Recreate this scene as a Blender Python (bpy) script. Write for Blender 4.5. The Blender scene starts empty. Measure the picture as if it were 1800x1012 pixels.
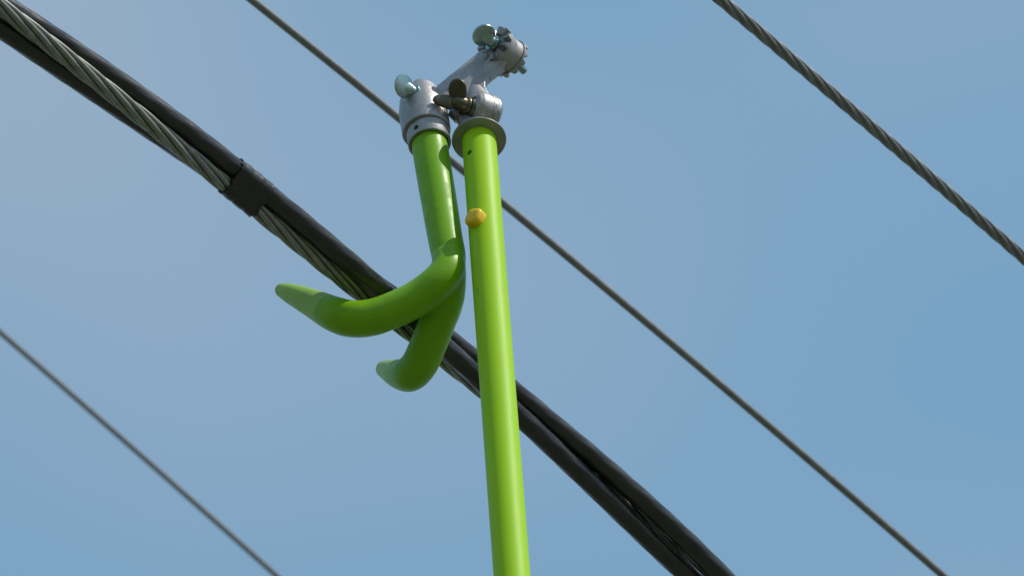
import bpy, bmesh, math, random
from mathutils import Vector, Matrix, noise
from math import sin, cos, pi, radians, sqrt

random.seed(7)
S = bpy.context.scene
COL = S.collection

# ------------------------------------------------------------------ camera
ELEV = radians(47.0)                 # the lens looks up at the tool head
DIST = 6.2                           # metres to the top of the pole
FPX = 12000.0                        # focal length in photo pixels (1800 px wide)
K = DIST / FPX                       # metres per photo pixel at the tool
CAM = Vector((0.0, 0.0, 1.6))
RT = Vector((1, 0, 0))
UP = Vector((0, -sin(ELEV), cos(ELEV)))
FW = Vector((0, cos(ELEV), sin(ELEV)))
cam_d = bpy.data.cameras.new('camera')
cam_d.sensor_width = 36.0
cam_d.lens = 36.0 * FPX / 1800.0
cam_d.clip_start = 0.1
cam_d.clip_end = 20000
cam_d.dof.use_dof = True
cam_d.dof.focus_distance = 6.08
cam_d.dof.aperture_fstop = 19.0
cam = bpy.data.objects.new('camera', cam_d)
COL.objects.link(cam)
cam.location = CAM
cam.rotation_euler = (pi / 2 + ELEV, 0, 0)
S.camera = cam

# ------------------------------------------------------------------ sky and sun
SUN_AZ = radians(60.0)               # to the right of straight behind the camera
SUN_EL = radians(50.0)
SUN_DIR = Vector((sin(SUN_AZ) * cos(SUN_EL), -cos(SUN_AZ) * cos(SUN_EL), sin(SUN_EL)))
VEIL = (-2.29, -1.54, -0.83)
w = bpy.data.worlds.new('World')
S.world = w
w.use_nodes = True
nt = w.node_tree
nt.nodes.clear()
out = nt.nodes.new('ShaderNodeOutputWorld')
bg = nt.nodes.new('ShaderNodeBackground')
sky = nt.nodes.new('ShaderNodeTexSky')
sky.sky_type = 'NISHITA'
sky.sun_disc = False
sky.sun_elevation = SUN_EL
sky.sun_rotation = math.atan2(SUN_DIR.x, SUN_DIR.y)
sky.altitude = 0
sky.air_density = 1.0
sky.dust_density = 1.0
sky.ozone_density = 1.0
# blue air plus an uneven, very thin high veil over the whole sky
air = nt.nodes.new('ShaderNodeMix')
air.data_type = 'RGBA'
air.inputs['Factor'].default_value = 0.5
air.inputs['B'].default_value = (1.55, 4.05, 6.1, 1)
nt.links.new(sky.outputs['Color'], air.inputs['A'])
tc = nt.nodes.new('ShaderNodeTexCoord')
mpn = nt.nodes.new('ShaderNodeMapping')
mpn.inputs['Location'].default_value = VEIL
nz = nt.nodes.new('ShaderNodeTexNoise')
nz.inputs['Scale'].default_value = 5.0
nz.inputs['Detail'].default_value = 1.5
nz.inputs['Roughness'].default_value = 0.5
rp = nt.nodes.new('ShaderNodeMapRange')
rp.inputs['From Min'].default_value = 0.35
rp.inputs['From Max'].default_value = 0.70
rp.inputs['To Min'].default_value = 0.0
rp.inputs['To Max'].default_value = 0.55
mx = nt.nodes.new('ShaderNodeMix')
mx.data_type = 'RGBA'
mx.inputs['B'].default_value = (4.0, 4.2, 4.7, 1)
nt.links.new(tc.outputs['Generated'], mpn.inputs['Vector'])
nt.links.new(mpn.outputs['Vector'], nz.inputs['Vector'])
nt.links.new(nz.outputs['Fac'], rp.inputs['Value'])
nt.links.new(rp.outputs['Result'], mx.inputs['Factor'])
nt.links.new(air.outputs['Result'], mx.inputs['A'])
nt.links.new(mx.outputs['Result'], bg.inputs['Color'])
bg.inputs['Strength'].default_value = 0.125
nt.links.new(bg.outputs['Background'], out.inputs['Surface'])

sun_d = bpy.data.lights.new('sun', 'SUN')
sun_d.energy = 3.5
sun_d.angle = radians(0.5)
sun_d.color = (1.0, 0.95, 0.87)
sun = bpy.data.objects.new('sun', sun_d)
COL.objects.link(sun)
sun.rotation_euler = SUN_DIR.to_track_quat('Z', 'Y').to_euler()
sun.location = (6, -3, 14)

S.view_settings.view_transform = 'Standard'
S.view_settings.look = 'None'
S.view_settings.gamma = 1.0
S.view_settings.exposure = 0.0
S.view_settings.use_curve_mapping = False
S.cycles.use_denoising = True

# ------------------------------------------------------------------ helpers
def W(px, py, d=0.0):
    """world point of a photo pixel, d = pixels of extra depth behind the pole top"""
    dep = DIST + d * K
    return CAM + FW * dep + RT * ((px - 900.0) / FPX * dep) + UP * ((506.0 - py) / FPX * dep)

def IM(x, y, z):
    """direction given in image right / image up / away from the camera"""
    return RT * x + UP * y + FW * z

ORIG = {}
def empty(name, loc):
    o = bpy.data.objects.new(name, None)
    o.empty_display_size = 0.1
    COL.objects.link(o)
    o.location = loc
    ORIG[o.name] = Vector(loc)
    return o

def link_mesh(me, name, parent=None, world_verts=True):
    if world_verts:
        c = Vector((0, 0, 0))
        for v in me.vertices:
            c += v.co
        c /= max(1, len(me.vertices))
        me.transform(Matrix.Translation(-c))
    o = bpy.data.objects.new(name, me)
    COL.objects.link(o)
    if parent:
        o.parent = parent
        o.location = c - ORIG[parent.name]
    else:
        o.location = c
    ORIG[o.name] = c
    return o

def mesh(name, V, F, mat, parent=None, sharp=40, smooth=True):
    me = bpy.data.meshes.new(name)
    me.from_pydata([tuple(v) for v in V], [], F)
    finish(me, mat, sharp, smooth)
    return link_mesh(me, name, parent)

def finish(me, mat, sharp=40, smooth=True):
    bm = bmesh.new()
    bm.from_mesh(me)
    bmesh.ops.recalc_face_normals(bm, faces=bm.faces)
    bm.to_mesh(me)
    bm.free()
    if smooth:
        me.polygons.foreach_set('use_smooth', [True] * len(me.polygons))
        if sharp < 180:
            me.set_sharp_from_angle(angle=radians(sharp))
    me.materials.clear()
    me.materials.append(mat)
    me.update()

def frame(axis, hint=None):
    a = axis.normalized()
    h = hint or Vector((0, 0, 1))
    if abs(a.dot(h)) > 0.98:
        h = Vector((0, 1, 0))
    u = (h - a * h.dot(a)).normalized()
    v = a.cross(u).normalized()
    return a, u, v

def lathe(base, axis, prof, seg=64, closed=False, hint=None):
    """prof: list of (radius, along) in metres; open profile gets capped where radius is 0"""
    a, u, v = frame(axis, hint)
    V, F = [], []
    rings = []
    for r, t in prof:
        c = base + a * t
        if r < 1e-7:
            rings.append([len(V)])
            V.append(c)
        else:
            ids = []
            for i in range(seg):
                th = 2 * pi * i / seg
                ids.append(len(V))
                V.append(c + (u * cos(th) + v * sin(th)) * r)
            rings.append(ids)
    n = len(rings)
    for j in range(n if closed else n - 1):
        A, B = rings[j], rings[(j + 1) % n]
        for i in range(seg):
            i2 = (i + 1) % seg
            if len(A) == 1 and len(B) == 1:
                continue
            if len(A) == 1:
                F.append((A[0], B[i], B[i2]))
            elif len(B) == 1:
                F.append((A[i], A[i2], B[0]))
            else:
                F.append((A[i], A[i2], B[i2], B[i]))
    return V, F

def join(*parts):
    V, F = [], []
    for v, f in parts:
        o = len(V)
        V += list(v)
        F += [tuple(i + o for i in q) for q in f]
    return V, F

def tube(pts, radii, seg=20, hint=None, cap=True, rmod=None, round_end=False):
    """swept tube through world points with parallel-transported frames"""
    n = len(pts)
    V, F = [], []
    t0 = (pts[1] - pts[0]).normalized()
    _, u, v = frame(t0, hint)
    for j in range(n):
        if j == 0:
            t = (pts[1] - pts[0])
        elif j == n - 1:
            t = (pts[-1] - pts[-2])
        else:
            t = (pts[j + 1] - pts[j - 1])
        t.normalize()
        u = (u - t * u.dot(t)).normalized()
        v = t.cross(u).normalized()
        r = radii[j] if isinstance(radii, (list, tuple)) else radii
        for i in range(seg):
            th = 2 * pi * i / seg
            rr = r * (rmod(j, th) if rmod else 1.0)
            V.append(pts[j] + (u * cos(th) + v * sin(th)) * rr)
    for j in range(n - 1):
        for i in range(seg):
            i2 = (i + 1) % seg
            F.append((j * seg + i, j * seg + i2, (j + 1) * seg + i2, (j + 1) * seg + i))
    if cap:
        F.append(tuple(range(seg)))
        F.append(tuple((n - 1) * seg + i for i in range(seg)))
    return V, F

def spline(P, n=10):
    """Catmull-Rom through list of tuples/Vectors of equal size"""
    P = [list(p) for p in P]
    Q = [[2 * a - b for a, b in zip(P[0], P[1])]] + P + [[2 * a - b for a, b in zip(P[-1], P[-2])]]
    R = []
    for i in range(1, len(Q) - 2):
        p0, p1, p2, p3 = Q[i - 1], Q[i], Q[i + 1], Q[i + 2]
        for s in range(n):
            t = s / n
            R.append([0.5 * (2 * b + (c - a) * t + (2 * a - 5 * b + 4 * c - d) * t * t + (3 * b - a - 3 * c + d) * t ** 3)
                      for a, b, c, d in zip(p0, p1, p2, p3)])
    R.append(P[-1])
    return R

def prism(outline, nrm, thick):
    """extruded polygon (world points), thickness along nrm, centred"""
    n = len(outline)
    h = nrm.normalized() * thick * 0.5
    V = [p - h for p in outline] + [p + h for p in outline]
    F = [tuple(range(n)), tuple(range(2 * n - 1, n - 1, -1))]
    for i in range(n):
        j = (i + 1) % n
        F.append((i, j, n + j, n + i))
    return V, F

def modified(V, F, mods):
    """evaluate a temporary object with modifiers and give back a mesh"""
    me = bpy.data.meshes.new('work')
    me.from_pydata([tuple(v) for v in V], [], F)
    bm = bmesh.new()
    bm.from_mesh(me)
    bmesh.ops.recalc_face_normals(bm, faces=bm.faces)
    bm.to_mesh(me)
    bm.free()
    o = bpy.data.objects.new('work', me)
    COL.objects.link(o)
    extra = []
    for kind, props in mods:
        m = o.modifiers.new(kind, kind)
        for k_, val in props.items():
            if k_ == 'cutter':
                cm = bpy.data.meshes.new('cutter')
                cm.from_pydata([tuple(v) for v in val[0]], [], val[1])
                b2 = bmesh.new()
                b2.from_mesh(cm)
                bmesh.ops.recalc_face_normals(b2, faces=b2.faces)
                b2.to_mesh(cm)
                b2.free()
                co = bpy.data.objects.new('cutter', cm)
                COL.objects.link(co)
                extra.append(co)
                m.object = co
            else:
                setattr(m, k_, val)
    dg = bpy.context.evaluated_depsgraph_get()
    dg.update()
    res = bpy.data.meshes.new_from_object(o.evaluated_get(dg))
    for x in [o] + extra:
        d = x.data
        bpy.data.objects.remove(x)
        bpy.data.meshes.remove(d)
    return res

def part_from(me, name, mat, parent, sharp=40):
    me.name = name
    finish(me, mat, sharp)
    return link_mesh(me, name, parent)

def tag(o, label=None, cat=None, group=None, kind=None):
    if label: o['label'] = label
    if cat: o['category'] = cat
    if group: o['group'] = group
    if kind: o['kind'] = kind
    return o

# ------------------------------------------------------------------ materials
def material(name, base, rough=0.5, metal=0.0, spec=0.5, c2=None, nscale=40, namt=0.5, bump=0.0, bscale=200,
             rvar=0.0, stretch=None, coat=0.0, scratch=None):
    m = bpy.data.materials.new(name)
    m.use_nodes = True
    t = m.node_tree
    b = t.nodes['Principled BSDF']
    b.inputs['Base Color'].default_value = (*base, 1)
    b.inputs['Roughness'].default_value = rough
    b.inputs['Metallic'].default_value = metal
    b.inputs['Specular IOR Level'].default_value = spec
    if coat:
        b.inputs['Coat Weight'].default_value = coat
        b.inputs['Coat Roughness'].default_value = 0.12
    tcx = t.nodes.new('ShaderNodeTexCoord')
    mp = t.nodes.new('ShaderNodeMapping')
    if stretch:
        mp.inputs['Scale'].default_value = stretch
    t.links.new(tcx.outputs['Object'], mp.inputs['Vector'])
    last = None
    if c2:
        n = t.nodes.new('ShaderNodeTexNoise')
        n.inputs['Scale'].default_value = nscale
        n.inputs['Detail'].default_value = 6
        n.inputs['Roughness'].default_value = 0.6
        t.links.new(mp.outputs['Vector'], n.inputs['Vector'])
        r = t.nodes.new('ShaderNodeMapRange')
        r.inputs['From Min'].default_value = 0.5 - 0.22
        r.inputs['From Max'].default_value = 0.5 + 0.22
        r.inputs['To Max'].default_value = namt
        t.links.new(n.outputs['Fac'], r.inputs['Value'])
        x = t.nodes.new('ShaderNodeMix')
        x.data_type = 'RGBA'
        x.inputs['A'].default_value = (*base, 1)
        x.inputs['B'].default_value = (*c2, 1)
        t.links.new(r.outputs['Result'], x.inputs['Factor'])
        t.links.new(x.outputs['Result'], b.inputs['Base Color'])
        last = x
        if rvar:
            r2 = t.nodes.new('ShaderNodeMapRange')
            r2.inputs['From Min'].default_value = 0.3
            r2.inputs['From Max'].default_value = 0.7
            r2.inputs['To Min'].default_value = rough - rvar
            r2.inputs['To Max'].default_value = rough + rvar
            t.links.new(n.outputs['Fac'], r2.inputs['Value'])
            t.links.new(r2.outputs['Result'], b.inputs['Roughness'])
    if scratch:
        # thin worn marks and smudges, spread with thresholded noise
        col, sc_, lo, hi, st = scratch
        mp2 = t.nodes.new('ShaderNodeMapping')
        mp2.inputs['Scale'].default_value = st
        t.links.new(tcx.outputs['Object'], mp2.inputs['Vector'])
        n3 = t.nodes.new('ShaderNodeTexNoise')
        n3.inputs['Scale'].default_value = sc_
        n3.inputs['Detail'].default_value = 4
        t.links.new(mp2.outputs['Vector'], n3.inputs['Vector'])
        r3 = t.nodes.new('ShaderNodeMapRange')
        r3.inputs['From Min'].default_value = lo
        r3.inputs['From Max'].default_value = hi
        r3.inputs['To Max'].default_value = 0.75
        t.links.new(n3.outputs['Fac'], r3.inputs['Value'])
        x3 = t.nodes.new('ShaderNodeMix')
        x3.data_type = 'RGBA'
        x3.inputs['A'].default_value = (*base, 1)
        x3.inputs['B'].default_value = (*col, 1)
        if last:
            t.links.new(last.outputs['Result'], x3.inputs['A'])
        t.links.new(r3.outputs['Result'], x3.inputs['Factor'])
        t.links.new(x3.outputs['Result'], b.inputs['Base Color'])
        last = x3
    if bump:
        n2 = t.nodes.new('ShaderNodeTexNoise')
        n2.inputs['Scale'].default_value = bscale
        n2.inputs['Detail'].default_value = 4
        t.links.new(mp.outputs['Vector'], n2.inputs['Vector'])
        bp = t.nodes.new('ShaderNodeBump')
        bp.inputs['Strength'].default_value = bump
        bp.inputs['Distance'].default_value = 0.0005
        t.links.new(n2.outputs['Fac'], bp.inputs['Height'])
        t.links.new(bp.outputs['Normal'], b.inputs['Normal'])
    return m

M = {}
M['pole'] = material('lime_fibreglass', (0.345, 0.61, 0.001), 0.55, spec=0.24, c2=(0.28, 0.54, 0.002), nscale=30, namt=0.8,
                     rvar=0.06, stretch=(1, 1, 0.08), bump=0.06, bscale=400,
                     scratch=((0.17, 0.22, 0.04), 150, 0.69, 0.80, (1, 1, 0.3)))
M['hook'] = material('green_dipped_vinyl', (0.20, 0.43, 0.004), 0.42, spec=0.25, c2=(0.145, 0.34, 0.006), nscale=60, namt=0.8,
                     rvar=0.10, bump=0.30, bscale=140, scratch=((0.10, 0.17, 0.03), 150, 0.70, 0.82, (1, 1, 0.5)))
M['cast'] = material('cast_aluminium', (0.38, 0.375, 0.37), 0.48, metal=0.65, c2=(0.22, 0.215, 0.205), nscale=55, namt=0.6,
                     rvar=0.08, bump=0.4, bscale=420, scratch=((0.10, 0.095, 0.085), 240, 0.63, 0.72, (1, 1, 0.35)))
M['flange'] = material('dull_steel', (0.33, 0.33, 0.29), 0.5, metal=0.7, c2=(0.19, 0.18, 0.14), nscale=60, namt=0.6, bump=0.2)
M['zinc'] = material('zinc_plate', (0.36, 0.49, 0.48), 0.28, metal=1.0, c2=(0.26, 0.34, 0.31), nscale=120, namt=0.5, rvar=0.06, bump=0.12)
M['bronze'] = material('dark_bronze', (0.14, 0.13, 0.085), 0.34, metal=0.85, c2=(0.06, 0.055, 0.035), nscale=90, namt=0.7, bump=0.3, rvar=0.08)
M['yellow'] = material('yellow_plastic', (0.86, 0.56, 0.0), 0.5, c2=(0.72, 0.42, 0.0), nscale=60, namt=0.5, bump=0.1)
M['black'] = material('black_polyethylene', (0.011, 0.011, 0.011), 0.30, spec=0.5, c2=(0.042, 0.040, 0.037), nscale=38, namt=0.7,
                      rvar=0.08, bump=0.15, bscale=250)
M['tape'] = material('black_tape', (0.012, 0.012, 0.012), 0.36, spec=0.5, c2=(0.03, 0.029, 0.026), nscale=110, namt=0.7, bump=0.5, bscale=160)
M['alu'] = material('weathered_aluminium', (0.30, 0.31, 0.285), 0.42, metal=0.6, c2=(0.14, 0.145, 0.125), nscale=120, namt=0.7,
                    rvar=0.08, bump=0.2, bscale=300)
M['wire'] = material('weathered_wire', (0.24, 0.25, 0.26), 0.45, metal=0.35, c2=(0.12, 0.122, 0.122), nscale=90, namt=0.7, bump=0.2)
M['far_wire'] = material('pale_grey_wire', (0.22, 0.235, 0.26), 0.6, metal=0.1, c2=(0.16, 0.17, 0.19), nscale=60, namt=0.6, bump=0.2)
M['ground'] = material('dry_grass_and_gravel', (0.15, 0.15, 0.115), 0.9, spec=0.2, c2=(0.09, 0.11, 0.05), nscale=0.6, namt=0.8)
# the dipped coat is thinner and paler towards the prong tips
hm = M['hook'].node_tree
hb = hm.nodes['Principled BSDF']
src = hb.inputs['Base Color'].links[0].from_socket
at = hm.nodes.new('ShaderNodeAttribute')
at.attribute_name = 'thin_coat'
hx = hm.nodes.new('ShaderNodeMix')
hx.data_type = 'RGBA'
hx.inputs['B'].default_value = (0.32, 0.48, 0.09, 1)
hm.links.new(src, hx.inputs['A'])
hm.links.new(at.outputs['Fac'], hx.inputs['Factor'])
hm.links.new(hx.outputs['Result'], hb.inputs['Base Color'])

# ------------------------------------------------------------------ ground
gv, gf, N = [], [], 40
for j in range(N + 1):
    for i in range(N + 1):
        fx = (i / N * 2 - 1); fy = (j / N * 2 - 1)
        x = math.copysign(abs(fx) ** 3, fx) * 6000; y = math.copysign(abs(fy) ** 3, fy) * 6000
        gv.append(Vector((x, y, 0)))
for j in range(N):
    for i in range(N):
        a = j * (N + 1) + i
        gf.append((a, a + 1, a + N + 2, a + N + 1))
g = mesh('ground', gv, gf, M['ground'])
tag(g, kind='structure')

# ------------------------------------------------------------------ overhead lines
CDIR = Vector((1.0, 1.08, 0.0)).normalized()       # the line runs level, away to the right
CN = Vector((CDIR.y, -CDIR.x, 0.0))                # normal of the vertical plane through a line

def line_path(fy, x0, x1, Q, step, ext):
    """points of a hanging line: where it stands over its own plan line, plus straight run-outs"""
    pts = []
    x = x0
    while x <= x1 + 1e-6:
        d = W(x, fy(x)) - CAM
        t = (Q - CAM).dot(CN) / d.dot(CN)
        pts.append(CAM + d * t)
        x += step
    ds = (pts[1] - pts[0]).length
    a = (pts[0] - pts[1]).normalized()
    b = (pts[-1] - pts[-2]).normalized()
    n = int(ext / (ds * 2.0))
    pre = [pts[0] + a * ds * 2.0 * i for i in range(n, 0, -1)]
    post = [pts[-1] + b * ds * 2.0 * i for i in range(1, n + 1)]
    return pre + pts + post, len(pre)

def arclen(P):
    s = [0.0]
    for a, b in zip(P, P[1:]):
        s.append(s[-1] + (b - a).length)
    return s

def frames(P):
    """n1 = across the line (upper right in the photo), n2 = across it towards the street side"""
    R = []
    for j in range(len(P)):
        t = (P[min(j + 1, len(P) - 1)] - P[max(j - 1, 0)]).normalized()
        n2 = (-FW + t * FW.dot(t)).normalized()
        n1 = n2.cross(t).normalized()
        if n1.dot(UP) < 0:
            n1 = -n1
        R.append((t, n1, n2))
    return R

def helix_tube(C, FR, R, phase, r, seg):
    P = [c + (f[2] * cos(ph) + f[1] * sin(ph)) * R for c, f, ph in zip(C, FR, phase)]
    return P

# --- the twisted service bundle that the hook lifts
Q_BUNDLE = W(680, 532, -189)
def bundle_y(x):
    return 22 + 0.691 * x + 8.2e-5 * x * x
XB0, STEP = -260, 6.0
BP, NPRE = line_path(bundle_y, XB0, 1520, Q_BUNDLE, STEP, 4.5)
BS = arclen(BP)
BF = frames(BP)
i150 = NPRE + int((150 - XB0) / STEP)
S150 = BS[i150]
def idx(x):
    return NPRE + int(round((x - XB0) / STEP))
RATE = -radians(0.19) / (1.47 * K)                 # twist of the bundle per metre
PH = [RATE * (s - S150) for s in BS]
RB, RS_ = 18.0 * K, 15.3 * K
bundle = empty('service_cable', BP[i150])
tag(bundle, 'thick twisted cable of two black conductors and a bare strand, lifted by the green hook', 'cable')

def lobe(sarr, lay, amp, n, ph0):
    def f(j, th):
        return 1.0 + amp * cos(n * th + 2 * pi * n * sarr[j] / lay + ph0) + 0.012 * noise.noise(Vector((cos(th) * 1.5 + ph0, sin(th) * 1.5, sarr[j] * 22)))
    return f

def loosen(j):
    """the upper conductor stands off a little before the tape"""
    x = XB0 + (j - NPRE) * STEP
    return 1.0 + 0.05 * max(0.0, min(1.0, (400 - x) / 80.0)) * max(0.0, min(1.0, (x + 500) / 300))

def spread(j):
    """the two conductors part a little where the bundle runs on to the right"""
    x = XB0 + (j - NPRE) * STEP
    return 1.0 + 0.27 * max(0.0, min(1.0, (x - 960) / 220.0))

PA = [c + (f[2] * cos(p + radians(118.8)) + f[1] * sin(p + radians(118.8))) * 20.2 * K * loosen(j) * spread(j)
      for j, (c, f, p) in enumerate(zip(BP, BF, PH))]
PB = [c + (f[2] * cos(p - radians(118.8)) + f[1] * sin(p - radians(118.8))) * 20.2 * K * spread(j)
      for j, (c, f, p) in enumerate(zip(BP, BF, PH))]
PS = [c + (f[2] * cos(p) + f[1] * sin(p)) * 17.5 * K for c, f, p in zip(BP, BF, PH)]
for P, ph0 in ((PA, 0.3), (PB, 2.1)):
    v, f = tube(P, RB, 30, hint=Vector((0, 0, 1)), rmod=lobe(BS, 480 * K, 0.022, 7, ph0))
    mesh('insulated_conductor', v, f, M['black'], bundle, sharp=180)
LAY = 400 * K
core_v, core_f = tube(PS, 5.0 * K, 10)
bare = mesh('bare_conductor', core_v, core_f, M['alu'], bundle, sharp=180)
tag(bare, 'bare grey stranded conductor')
SF = frames(PS)
SS = arclen(PS)
for q in range(6):
    ph = [-2 * pi * s / LAY + q * pi / 3 for s in SS]
    P = [c + (f[2] * cos(p) + f[1] * sin(p)) * 10.2 * K for c, f, p in zip(PS, SF, ph)]
    v, f = tube(P, 5.2 * K, 10)
    mesh('strand', v, f, M['alu'], bare, sharp=180)

# --- tape that binds the bare conductor to the upper one
def hull2(c0, r0, c1, r1, n1, n2, seg):
    pts = []
    for c, r in ((c0, r0), (c1, r1)):
        for i in range(40):
            th = 2 * pi * i / 40
            p = n1 * cos(th) * r + n2 * sin(th) * r + c
            pts.append(p)
    o = (c0 + c1) * 0.5
    P2 = sorted(set((round((p - o).dot(n1), 7), round((p - o).dot(n2), 7)) for p in pts))
    def half(L):
        h = []
        for p in L:
            while len(h) > 1 and (h[-1][0] - h[-2][0]) * (p[1] - h[-2][1]) - (h[-1][1] - h[-2][1]) * (p[0] - h[-2][0]) <= 0:
                h.pop()
            h.append(p)
        return h
    H = half(P2)[:-1] + half(P2[::-1])[:-1]
    # resample by direction from the middle
    res = []
    m = len(H)
    for i in range(seg):
        th = 2 * pi * i / seg
        dx, dy = cos(th), sin(th)
        best = 0
        for a in range(m):
            x1, y1 = H[a]; x2, y2 = H[(a + 1) % m]
            den = dx * (y2 - y1) - dy * (x2 - x1)
            if abs(den) < 1e-12:
                continue
            tt = (x1 * (y2 - y1) - y1 * (x2 - x1)) / den
            uu = (x1 * dy - y1 * dx) / den
            if tt > 0 and -1e-6 <= uu <= 1 + 1e-6:
                best = max(best, tt)
        res.append((dx * best, dy * best))
    return o, res
tv, tf = [], []
SEG = 72
x_list = [398 + i * 2.5 for i in range(23)]
for n_, x in enumerate(x_list):
    fj = NPRE + (x - XB0) / STEP
    j = int(fj); u_ = fj - j
    a = PA[j].lerp(PA[j + 1], u_); s_ = PS[j].lerp(PS[j + 1], u_)
    t, n1, n2 = BF[j]
    grow = 1.2 * K + (1.0 * K if n_ in (0, 1) else 0) + 0.14 * K * (n_ % 8)
    o, R_ = hull2(a, RB + grow, s_, RS_ + grow, n1, n2, SEG)
    for i, (p, q) in enumerate(R_):
        wob = 1.0 + 0.022 * noise.noise(Vector((p * 260, q * 260, x * 0.10)))
        sl = 0.0
        if n_ == 0 or n_ == len(x_list) - 1:
            sl = K * 7.0 * noise.noise(Vector((p * 300, q * 300, n_)))
        tv.append(o + (n1 * p + n2 * q) * wob + t * sl)
for j in range(len(x_list) - 1):
    for i in range(SEG):
        i2 = (i + 1) % SEG
        tf.append((j * SEG + i, j * SEG + i2, (j + 1) * SEG + i2, (j + 1) * SEG + i))
tf.append(tuple(range(SEG)))
tf.append(tuple((len(x_list) - 1) * SEG + i for i in range(SEG)))
tp = mesh('tape_wrap', tv, tf, M['tape'], bundle, sharp=50)
tag(tp, 'short black tape wrap binding the bare strand to a black conductor')

# --- smooth grey wire behind the tool
def wa_y(x):
    return -2 + 0.795 * (x - 440) + 3.0e-5 * (x - 440) ** 2
P, np_ = line_path(wa_y, 200, 1900, W(885, 362, 2200), 20, 6)
v, f = tube(P, 7.3 * K * 1.18, 20)
wa = mesh('overhead_wire', v, f, M['wire'], None, sharp=180)
tag(wa, 'smooth grey overhead wire passing behind the lime green pole', 'wire', 'overhead wires')

# --- thin far wire, lower left
def wc_y(x):
    return 583 + 0.865 * x + 3.0e-5 * x * x
P, np_ = line_path(wc_y, -400, 800, W(240, 800, 8500), 20, 6)
v, f = tube(P, 5.2 * K * 1.70, 16)
wc = mesh('overhead_wire', v, f, M['far_wire'], None, sharp=180)
tag(wc, 'thinnest dark overhead wire, alone at the lower left', 'wire', 'overhead wires')

# --- stranded wire, upper right
def wb_y(x):
    return -1 + 0.835 * (x - 1266) + 3.0e-5 * (x - 1266) ** 2
QB = W(1520, 225, 900)
P, np_ = line_path(wb_y, 900, 2200, QB, 8, 3)
wbt = empty('stranded_wire', P[len(P) // 2])
tag(wbt, 'dark stranded overhead wire with visible twisted strands at the upper right', 'wire', 'overhead wires')
PF = frames(P)
PSs = arclen(P)
KS = K * 1.075
cv, cf = tube(P, 3.8 * KS, 8)
mesh('core', cv, cf, M['wire'], wbt, sharp=180)
for q in range(6):
    ph = [-2 * pi * s / (215 * 1.16 * KS) + q * pi / 3 for s in PSs]
    Pq = [c + (fr[2] * cos(p) + fr[1] * sin(p)) * 7.0 * KS for c, fr, p in zip(P, PF, ph)]
    v, f = tube(Pq, 4.2 * KS, 9)
    mesh('strand', v, f, M['wire'], wbt, sharp=180)

# ------------------------------------------------------------------ the hot stick
PT = W(842, 245, 0)                                # centre of the pole under its flange
PBt = W(900, 1012, -822)
pdir = (PBt - PT).normalized()                     # down the pole
LEN = (PT.z - 0.0) / -pdir.z
stick = empty('hot_stick', PT + pdir * LEN)
tag(stick, 'lime green insulated pole with metal clamp head and two-pronged green hook', 'line tool')
R_P = 30.3 * K
def pole_dir(theta):
    """outward direction on the pole, theta from straight at the camera, + to the right"""
    a = Vector((sin(theta), -cos(theta), 0))
    return (a - pdir * a.dot(pdir)).normalized()
t_hole = (268 - 245) / 0.682 * K
hd = pole_dir(radians(-42))
hole_c = PT + pdir * (t_hole + 27 * K)
cut = lathe(hole_c + hd * (R_P - 8 * K), hd, [(0, 0), (5.6 * K, 0), (5.6 * K, 20 * K), (0, 20 * K)], 20)
pv, pf = lathe(PT, pdir, [(R_P - 4 * K, 0), (R_P, 0), (R_P, 40 * K), (R_P, 90 * K), (R_P, 0.6), (R_P, LEN), (R_P - 4 * K, LEN),
                          (R_P - 4 * K, 90 * K), (R_P - 4 * K, 40 * K)], 96, closed=True)
pm = modified(pv, pf, [('BOOLEAN', {'operation': 'DIFFERENCE', 'solver': 'EXACT', 'cutter': cut})])
pole = part_from(pm, 'pole', M['pole'], stick)
tag(pole, 'lime green pole tube')
# dark plug added in the tube, its colour stands in for the hole's shade
pv, pf = lathe(PT + pdir * 1 * K, pdir, [(0, 0), (R_P - 4.6 * K, 0), (R_P - 4.6 * K, 80 * K), (0, 80 * K)], 48)
mesh('hole_shade_plug', pv, pf, M['bronze'], pole)

# yellow lock button
bd = pole_dir(radians(-33))
bt = (383 - 245) / 0.682 * K
bc = PT + pdir * (bt + 41 * K) + bd * (R_P + 3 * K)
bu = (Vector((0, 0, 1)) - bd * bd.z).normalized()
bv_ = bd.cross(bu).normalized()
bm = bmesh.new()
V, F = [], []
rings = []
LV = [(-8, 1.0), (4, 1.0), (7.5, 0.97), (10, 0.88), (11.7, 0.72), (12.4, 0.45)]
for h, sc in LV:
    ids = []
    for i in range(40):
        th = 2 * pi * i / 40
        c_, s_ = cos(th), sin(th)
        e = 2 / 3.2
        x = math.copysign(abs(c_) ** e, c_) * 15.5; y = math.copysign(abs(s_) ** e, s_) * 16.5
        xr = x * cos(radians(22)) - y * sin(radians(22)); yr = x * sin(radians(22)) + y * cos(radians(22))
        ids.append(len(V))
        V.append(bc + bd * h * K + (bv_ * xr + bu * yr) * sc * K)
    rings.append(ids)
for A, B in zip(rings, rings[1:]):
    for i in range(40):
        F.append((A[i], A[(i + 1) % 40], B[(i + 1) % 40], B[i]))
F.append(tuple(rings[0])); F.append(tuple(rings[-1]))
btn = mesh('lock_button', V, F, M['yellow'], pole, sharp=60)
tag(btn, 'yellow lock button')
bm.free()

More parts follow.
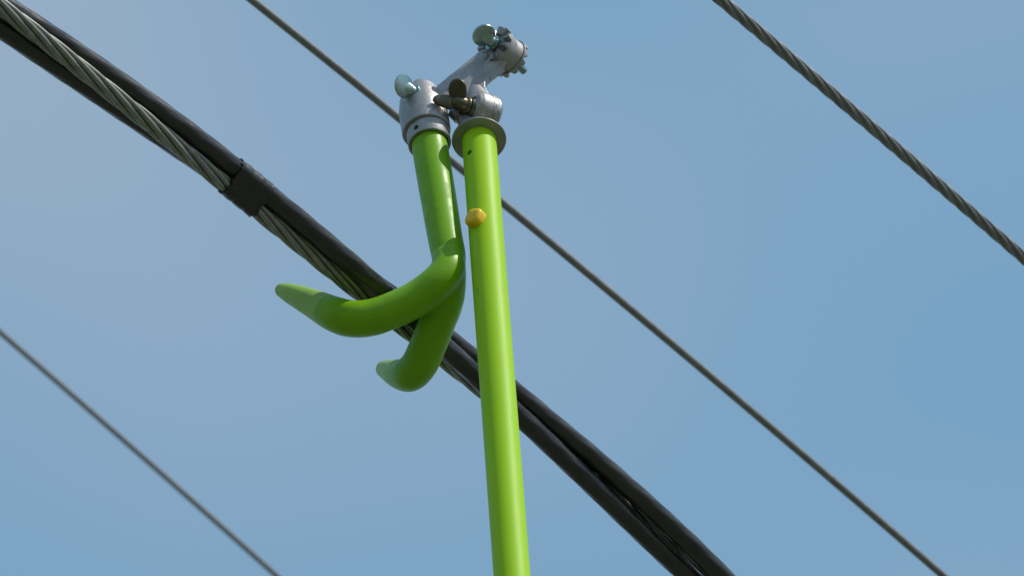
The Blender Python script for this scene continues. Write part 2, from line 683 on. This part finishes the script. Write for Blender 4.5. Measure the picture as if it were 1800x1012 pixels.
# flange collar
def px(*pairs):
    return [(r * K, t * K) for r, t in pairs]
fl_ax = (pdir + Vector((0, -0.10, 0))).normalized()
v, f = lathe(PT + pdir * 4 * K, fl_ax, px((30.6, 1.0), (36, 0.4), (45.5, -0.4), (47.6, -1.2), (48.2, -2.6), (47.6, -4.0), (45, -5.5), (34, -9), (30.6, -9)), 96, closed=True)
mesh('flange', v, f, M['flange'], stick, sharp=50)

# ---- socket and yoke on top of the pole
up_ = -pdir
A2 = IM(0.80, -0.36, 0.48).normalized()            # axis of the pole joint, wing bolt end towards the camera
C2 = W(839, 192, 60)                               # middle of the pole joint
sv, sf = lathe(PT, up_, px((0, 5), (31, 5), (31, 24), (27, 30), (0, 30)), 48)
# right-hand lug of the yoke (its toothed face meets the arm's)
lv, lf = lathe(C2 + A2 * 24.5 * K, A2, px((0, 0), (33.5, 0), (33.5, 5), (30, 10), (20, 13), (0, 14)), 48)
def blob(a, b, ra, rb, n=8, seg=24):
    P_ = [a.lerp(b, i / (n - 1)) for i in range(n)]
    return tube(P_, [ra + (rb - ra) * i / (n - 1) for i in range(n)], seg)
b1 = blob(PT + up_ * 16 * K, C2 + A2 * 31 * K, 22 * K, 8 * K)
b2 = blob(PT + up_ * 18 * K + IM(-14, 0, 0) * K, C2 - A2 * 14 * K + IM(-14, -17, 8) * K, 18 * K, 13 * K)
b3 = blob(C2 - A2 * 14 * K + IM(-18, -20, 8) * K, C2 - A2 * 10 * K + IM(-34, -6, 14) * K, 14 * K, 13 * K)
V, F = join((sv, sf), (lv, lf), b1, b2, b3)
hm_ = modified(V, F, [('REMESH', {'mode': 'VOXEL', 'voxel_size': 0.00055}), ('SMOOTH', {'factor': 0.5, 'iterations': 5})])
head = part_from(hm_, 'clamp_head', M['cast'], stick, sharp=60)

def crown(c, axis, r0, r1, h, n, duty=0.5, thick=4.0, shift=0):
    """a ring with radial teeth standing up along axis: a splined face"""
    a, u, v = frame(axis)
    V, F = [], []
    seg = n * 6
    tops = []
    for i in range(seg):
        ph = ((i - shift) % 6) / 6.0
        tops.append(h if ph < duty else 0.0)
    def ring(r, tfun):
        ids = []
        for i in range(seg):
            th = 2 * pi * i / seg
            ids.append(len(V))
            V.append(c + (u * cos(th) + v * sin(th)) * r + a * tfun(i))
        return ids
    A = ring(r0, lambda i: -thick)
    B = ring(r1, lambda i: -thick)
    C_ = ring(r1, lambda i: tops[i])
    D = ring(r0, lambda i: tops[i])
    for i in range(seg):
        j = (i + 1) % seg
        F += [(A[i], A[j], B[j], B[i]), (B[i], B[j], C_[j], C_[i]), (C_[i], C_[j], D[j], D[i]), (D[i], D[j], A[j], A[i])]
    return V, F

# ---- adapter arm: web plate with three bosses
A1 = IM(0.62, -0.53, 0.58).normalized()            # axis of the free joint at the top
C1 = W(884, 92, 160)
def on_plate(p, q):
    return W(p, q, (245 - q) * 1.072)
outline = [(768, 158), (800, 132), (845, 96), (872, 86), (893, 98), (890, 117), (873, 130), (858, 142), (853, 150), (853, 160), (862, 176), (856, 192),
           (815, 196), (782, 184), (768, 172)]
pts = [on_plate(*p) for p in outline]
wv = prism(pts, Vector((0, 1, 0)), 20 * K)
drum1 = lathe(C1 - A1 * 20 * K, A1, px((0, 0), (33.5, 0), (34, 3), (33, 12), (32, 20), (33, 28), (34, 37), (33.5, 40), (0, 40)), 48)
drum2 = lathe(C2 - A2 * 18 * K, A2, px((0, 0), (20, 0), (28, 4), (32, 12), (33.5, 22), (33.5, 34), (0, 34)), 48)
neck2 = blob(C1 + A1 * 4 * K, on_plate(848, 138), 26 * K, 8.5 * K)
neck = blob(C2 + IM(4, 4, 0) * K, on_plate(832, 150), 28 * K, 8.5 * K)
V, F = join(wv, drum1, drum2, neck, neck2)
am = modified(V, F, [('REMESH', {'mode': 'VOXEL', 'voxel_size': 0.00055}), ('SMOOTH', {'factor': 0.5, 'iterations': 5})])
arm = part_from(am, 'adapter_arm', M['cast'], stick, sharp=60)
v, f = crown(C1 - A1 * 20 * K, -A1, 22 * K, 36.4 * K, 8.5 * K, 11, duty=0.5, thick=3 * K)
mesh('splined_face', v, f, M['cast'], arm, sharp=30)
v, f = crown(C1 + A1 * 20 * K, A1, 22 * K, 36.4 * K, 8.5 * K, 11, duty=0.5, thick=3 * K)
mesh('splined_face', v, f, M['cast'], arm, sharp=30)
v, f = crown(C2 + A2 * 16 * K, A2, 22 * K, 34.2 * K, 7.5 * K, 12, duty=0.5, thick=3 * K)
mesh('splined_face', v, f, M['cast'], arm, sharp=30)
v, f = crown(C2 + A2 * 24.8 * K, -A2, 22 * K, 34.2 * K, 7.5 * K, 12, duty=0.5, thick=3 * K, shift=1)
mesh('splined_face', v, f, M['cast'], head, sharp=30)

# ---- screws
def thread(c, axis, r, length, pitch):
    n = int(length / pitch * 4)
    prof = [(0, 0)]
    for i in range(n + 1):
        prof.append((r * (1.0 if i % 4 < 2 else 0.86), length * i / n))
    prof.append((r * 0.7, length + pitch * 0.4))
    prof.append((0, length + pitch * 0.4))
    return lathe(c, axis, prof, 24)

def thumb_screw(c, axis, rod, face):
    """c = seat of the collar; the paddle stands off against the axis"""
    a = axis.normalized()
    root = None
    v1 = lathe(c, -a, px((0, -2), (15, -2), (15.5, 0), (15, 2.5), (10.5, 3), (10.5, 10), (9.5, 11.5), (0, 11.5)), 40)
    body = mesh('thumb_screw', *v1, M['zinc'], stick, sharp=35)
    # paddle: round plate containing the axis
    nrm = (face - a * face.dot(a)).normalized()
    side = a.cross(nrm).normalized()
    pc = c - a * 26 * K
    V, F = [], []
    seg = 48
    rings = []
    for h, sc in ((-2.6, 0.94), (-2.3, 0.98), (-1.4, 1.0), (1.4, 1.0), (2.3, 0.98), (2.6, 0.94)):
        ids = []
        for i in range(seg):
            th = 2 * pi * i / seg
            ids.append(len(V))
            V.append(pc + (a * cos(th) * 21.5 + side * sin(th) * 21.5) * sc * K + nrm * h * K)
        rings.append(ids)
    for A, B in zip(rings, rings[1:]):
        for i in range(seg):
            F.append((A[i], A[(i + 1) % seg], B[(i + 1) % seg], B[i]))
    F.append(tuple(rings[0])); F.append(tuple(rings[-1]))
    mesh('paddle', V, F, M['zinc'], body, sharp=35)
    # swaged shoulder between plate and collar
    sh = []
    fs = []
    for h, wdt, thk in ((-30, 9, 1.9), (-18, 14, 4.0), (-9.5, 11, 9.8)):
        b0 = len(sh)
        for i in range(24):
            th = 2 * pi * i / 24
            sh.append(c + a * h * K + side * cos(th) * wdt * K + nrm * sin(th) * thk * K)
    for j in range(2):
        for i in range(24):
            fs.append((j * 24 + i, j * 24 + (i + 1) % 24, (j + 1) * 24 + (i + 1) % 24, (j + 1) * 24 + i))
    fs.append(tuple(range(24))); fs.append(tuple(48 + i for i in range(24)))
    mesh('shoulder', sh, fs, M['zinc'], body, sharp=50)
    if rod:
        mesh('threaded_end', *thread(c, a, 7.6 * K, rod * K, 4.2 * K), M['zinc'], body, sharp=30)
    return body

DOWNF = IM(-0.30, -0.25, -0.9)
s1 = thumb_screw(C1 - A1 * 29 * K, A1, 90, IM(-0.05, -0.12, -1.0))

# ---- wing bolt of the pole joint
wc_ = C2 - A2 * 26 * K + IM(2, -6, 0) * K
wb = mesh('wing_bolt', *lathe(wc_, -A2, px((0, -12), (21, -12), (22, -9), (22, -3), (20.5, 0), (18, 0.5), (18.5, 2), (17.5, 6), (15, 8), (15.5, 11), (15, 15), (13, 22), (10, 28), (5, 31), (0, 32)), 40),
          M['bronze'], stick, sharp=40)
def wing(root, tip, wid0, wid1, nrm, th):
    d = (tip - root)
    L = d.length
    d.normalize()
    side = d.cross(nrm).normalized()
    n2 = side.cross(d).normalized()
    V, F = [], []
    seg = 40
    out_ = []
    for i in range(seg):
        a = 2 * pi * i / seg
        x = 0.5 + 0.5 * cos(a)
        wdt = wid0 + (wid1 - wid0) * x
        out_.append((cos(a) * 0.55 + 0.45, sin(a) * wdt))
    rings = []
    for h, sc in ((-1.0, 0.82), (-0.75, 0.95), (-0.3, 1.0), (0.3, 1.0), (0.75, 0.95), (1.0, 0.82)):
        ids = []
        for x, y in out_:
            ids.append(len(V))
            cx = 0.45
            V.append(root + d * L * (cx + (x - cx) * sc) + side * y * sc + n2 * h * th)
        rings.append(ids)
    for A, B in zip(rings, rings[1:]):
        for i in range(seg):
            F.append((A[i], A[(i + 1) % seg], B[(i + 1) % seg], B[i]))
    F.append(tuple(rings[0])); F.append(tuple(rings[-1]))
    return V, F
hub = wc_ - A2 * 17 * K
w_l = hub + IM(-46, 7, -12) * K
w_u = hub + IM(-4, 44, -4) * K
mesh('wing', *wing(hub, w_l, 11 * K, 14 * K, IM(0.1, 0.45, -0.9), 3.4 * K), M['bronze'], wb, sharp=40)
mesh('wing', *wing(hub, w_u, 14 * K, 19 * K, IM(-0.25, 0, -1.0), 3.4 * K), M['bronze'], wb, sharp=40)

# ------------------------------------------------------------------ hook with its ferrule
H0 = W(755, 252, 15)
H1 = W(787, 440, 15 - 188 * 1.072)
hax = (H1 - H0).normalized()                       # down the hook shank
def hp(t):
    return H0 + hax * t * K
body = lathe(H0 + IM(-2, 0, 0) * K, hax, px((0, -154), (13, -153), (23, -147), (32, -134), (39, -110), (43, -84), (43.5, -60), (43.5, -31), (42.5, -28), (0, -28)), 64)
AS = IM(0.66, -0.42, 0.62).normalized()
seat = W(725, 162, 62)
AC = IM(0.45, -0.22, 0.87).normalized()           # notch milled for the screw
spot = lathe(W(664, 128, 40) + AC * 150 * K, -AC, px((0, 0), (33, 0), (33, 280), (0, 280)), 48)
fm = modified(*body, [('BOOLEAN', {'operation': 'DIFFERENCE', 'solver': 'EXACT', 'cutter': spot}),
                      ('REMESH', {'mode': 'VOXEL', 'voxel_size': 0.0006}), ('SMOOTH', {'factor': 0.5, 'iterations': 3})])
fer = part_from(fm, 'ferrule', M['cast'], stick, sharp=50)
sd = Vector((sin(radians(-36)), -cos(radians(-36)), 0))
sd = (sd - hax * sd.dot(hax)).normalized()
slv = lathe(H0, hax, px((33.6, -40), (38.2, -40), (38.2, 2), (37.4, 3), (33.6, 3), (33.6, -12)), 80, closed=True)
hc = hp(-10) + sd * 30 * K
cut = lathe(hc, sd, px((0, 0), (5.2, 0), (5.2, 20), (0, 20)), 20)
sm = modified(*slv, [('BOOLEAN', {'operation': 'DIFFERENCE', 'solver': 'EXACT', 'cutter': cut})])
part_from(sm, 'sleeve', M['cast'], fer, sharp=40)
thumb_screw(seat + AS * 3 * K, AS, 20, IM(-0.25, 0.42, -0.9))

# two-pronged hook, dipped in green
def chain(L):
    R = spline(L, 8)
    return [W(a, b, c) for a, b, c, r in R], [r * K for a, b, c, r in R]
D_ = lambda y: 15 - (y - 252) * 1.072
shank = [(752, 236, D_(236), 32.0), (760, 285, D_(285), 32), (771, 350, D_(350), 31.5), (782, 415, D_(415), 30.5), (789, 452, D_(452), 29.5), (790, 478, -222, 26)]
prong1 = [(789, 454, -207, 28.3), (785, 478, -233, 30.5), (764, 502, -250, 31.5), (730, 526, -258, 31.5), (690, 545, -266, 31.5), (652, 558, -270, 32), (617, 560, -266, 32),
          (586, 551, -246, 30.5), (550, 533, -200, 25), (514, 517, -155, 18.5), (493, 509, -130, 12)]
prong2 = [(790, 450, -196, 27.0), (790, 490, -222, 29), (784, 530, -224, 30.5), (769, 566, -220, 31.5), (751, 610, -211, 32), (737, 640, -203, 32), (720, 657, -184, 31),
          (702, 657, -140, 26), (686, 652, -92, 20), (674, 648, -52, 14.5)]
parts = []
for n_, L in enumerate((shank, prong1, prong2)):
    P, R = chain(L)
    parts.append(tube(P, R, 32))
    if n_ == 1:
        a = (P[0] - P[1]).normalized()
        parts.append(lathe(P[0] - a * R[0] * 0.1, a, [(R[0] * cos(i * pi / 16), R[0] * 0.8 * sin(i * pi / 16)) for i in range(9)] + [(0, R[0] * 0.8)], 32))
    # rounded end
    a = (P[-1] - P[-2]).normalized()
    parts.append(lathe(P[-1] - a * R[-1] * 0.2, a, [(R[-1] * cos(i * pi / 16), R[-1] * 0.9 * sin(i * pi / 16)) for i in range(9)] + [(0, R[-1] * 0.9)], 32))
V, F = join(*parts[:1], *parts[2:])
hk = modified(V, F, [('REMESH', {'mode': 'VOXEL', 'voxel_size': 0.0008}), ('SMOOTH', {'factor': 0.5, 'iterations': 22})])
hk_at = hk.attributes.new('thin_coat', 'FLOAT', 'POINT')
tips = [(W(577, 547, -236), (W(514, 517, -155) - W(577, 547, -236)).normalized()),
        (W(706, 657, -150), (W(674, 648, -52) - W(706, 657, -150)).normalized())]
vals = []
for vtx in hk.vertices:
    m_ = 0.0
    for c, d in tips:
        q = vtx.co - c
        if q.length < 0.12:
            s_ = q.dot(d)
            m_ = max(m_, min(1.0, max(0.0, s_ / 0.0012)))
    vals.append(m_ * 0.7)
hk_at.data.foreach_set('value', vals)
hook = part_from(hk, 'hook', M['hook'], stick, sharp=180)
tag(hook, 'green dipped two-pronged hook carrying the cable')
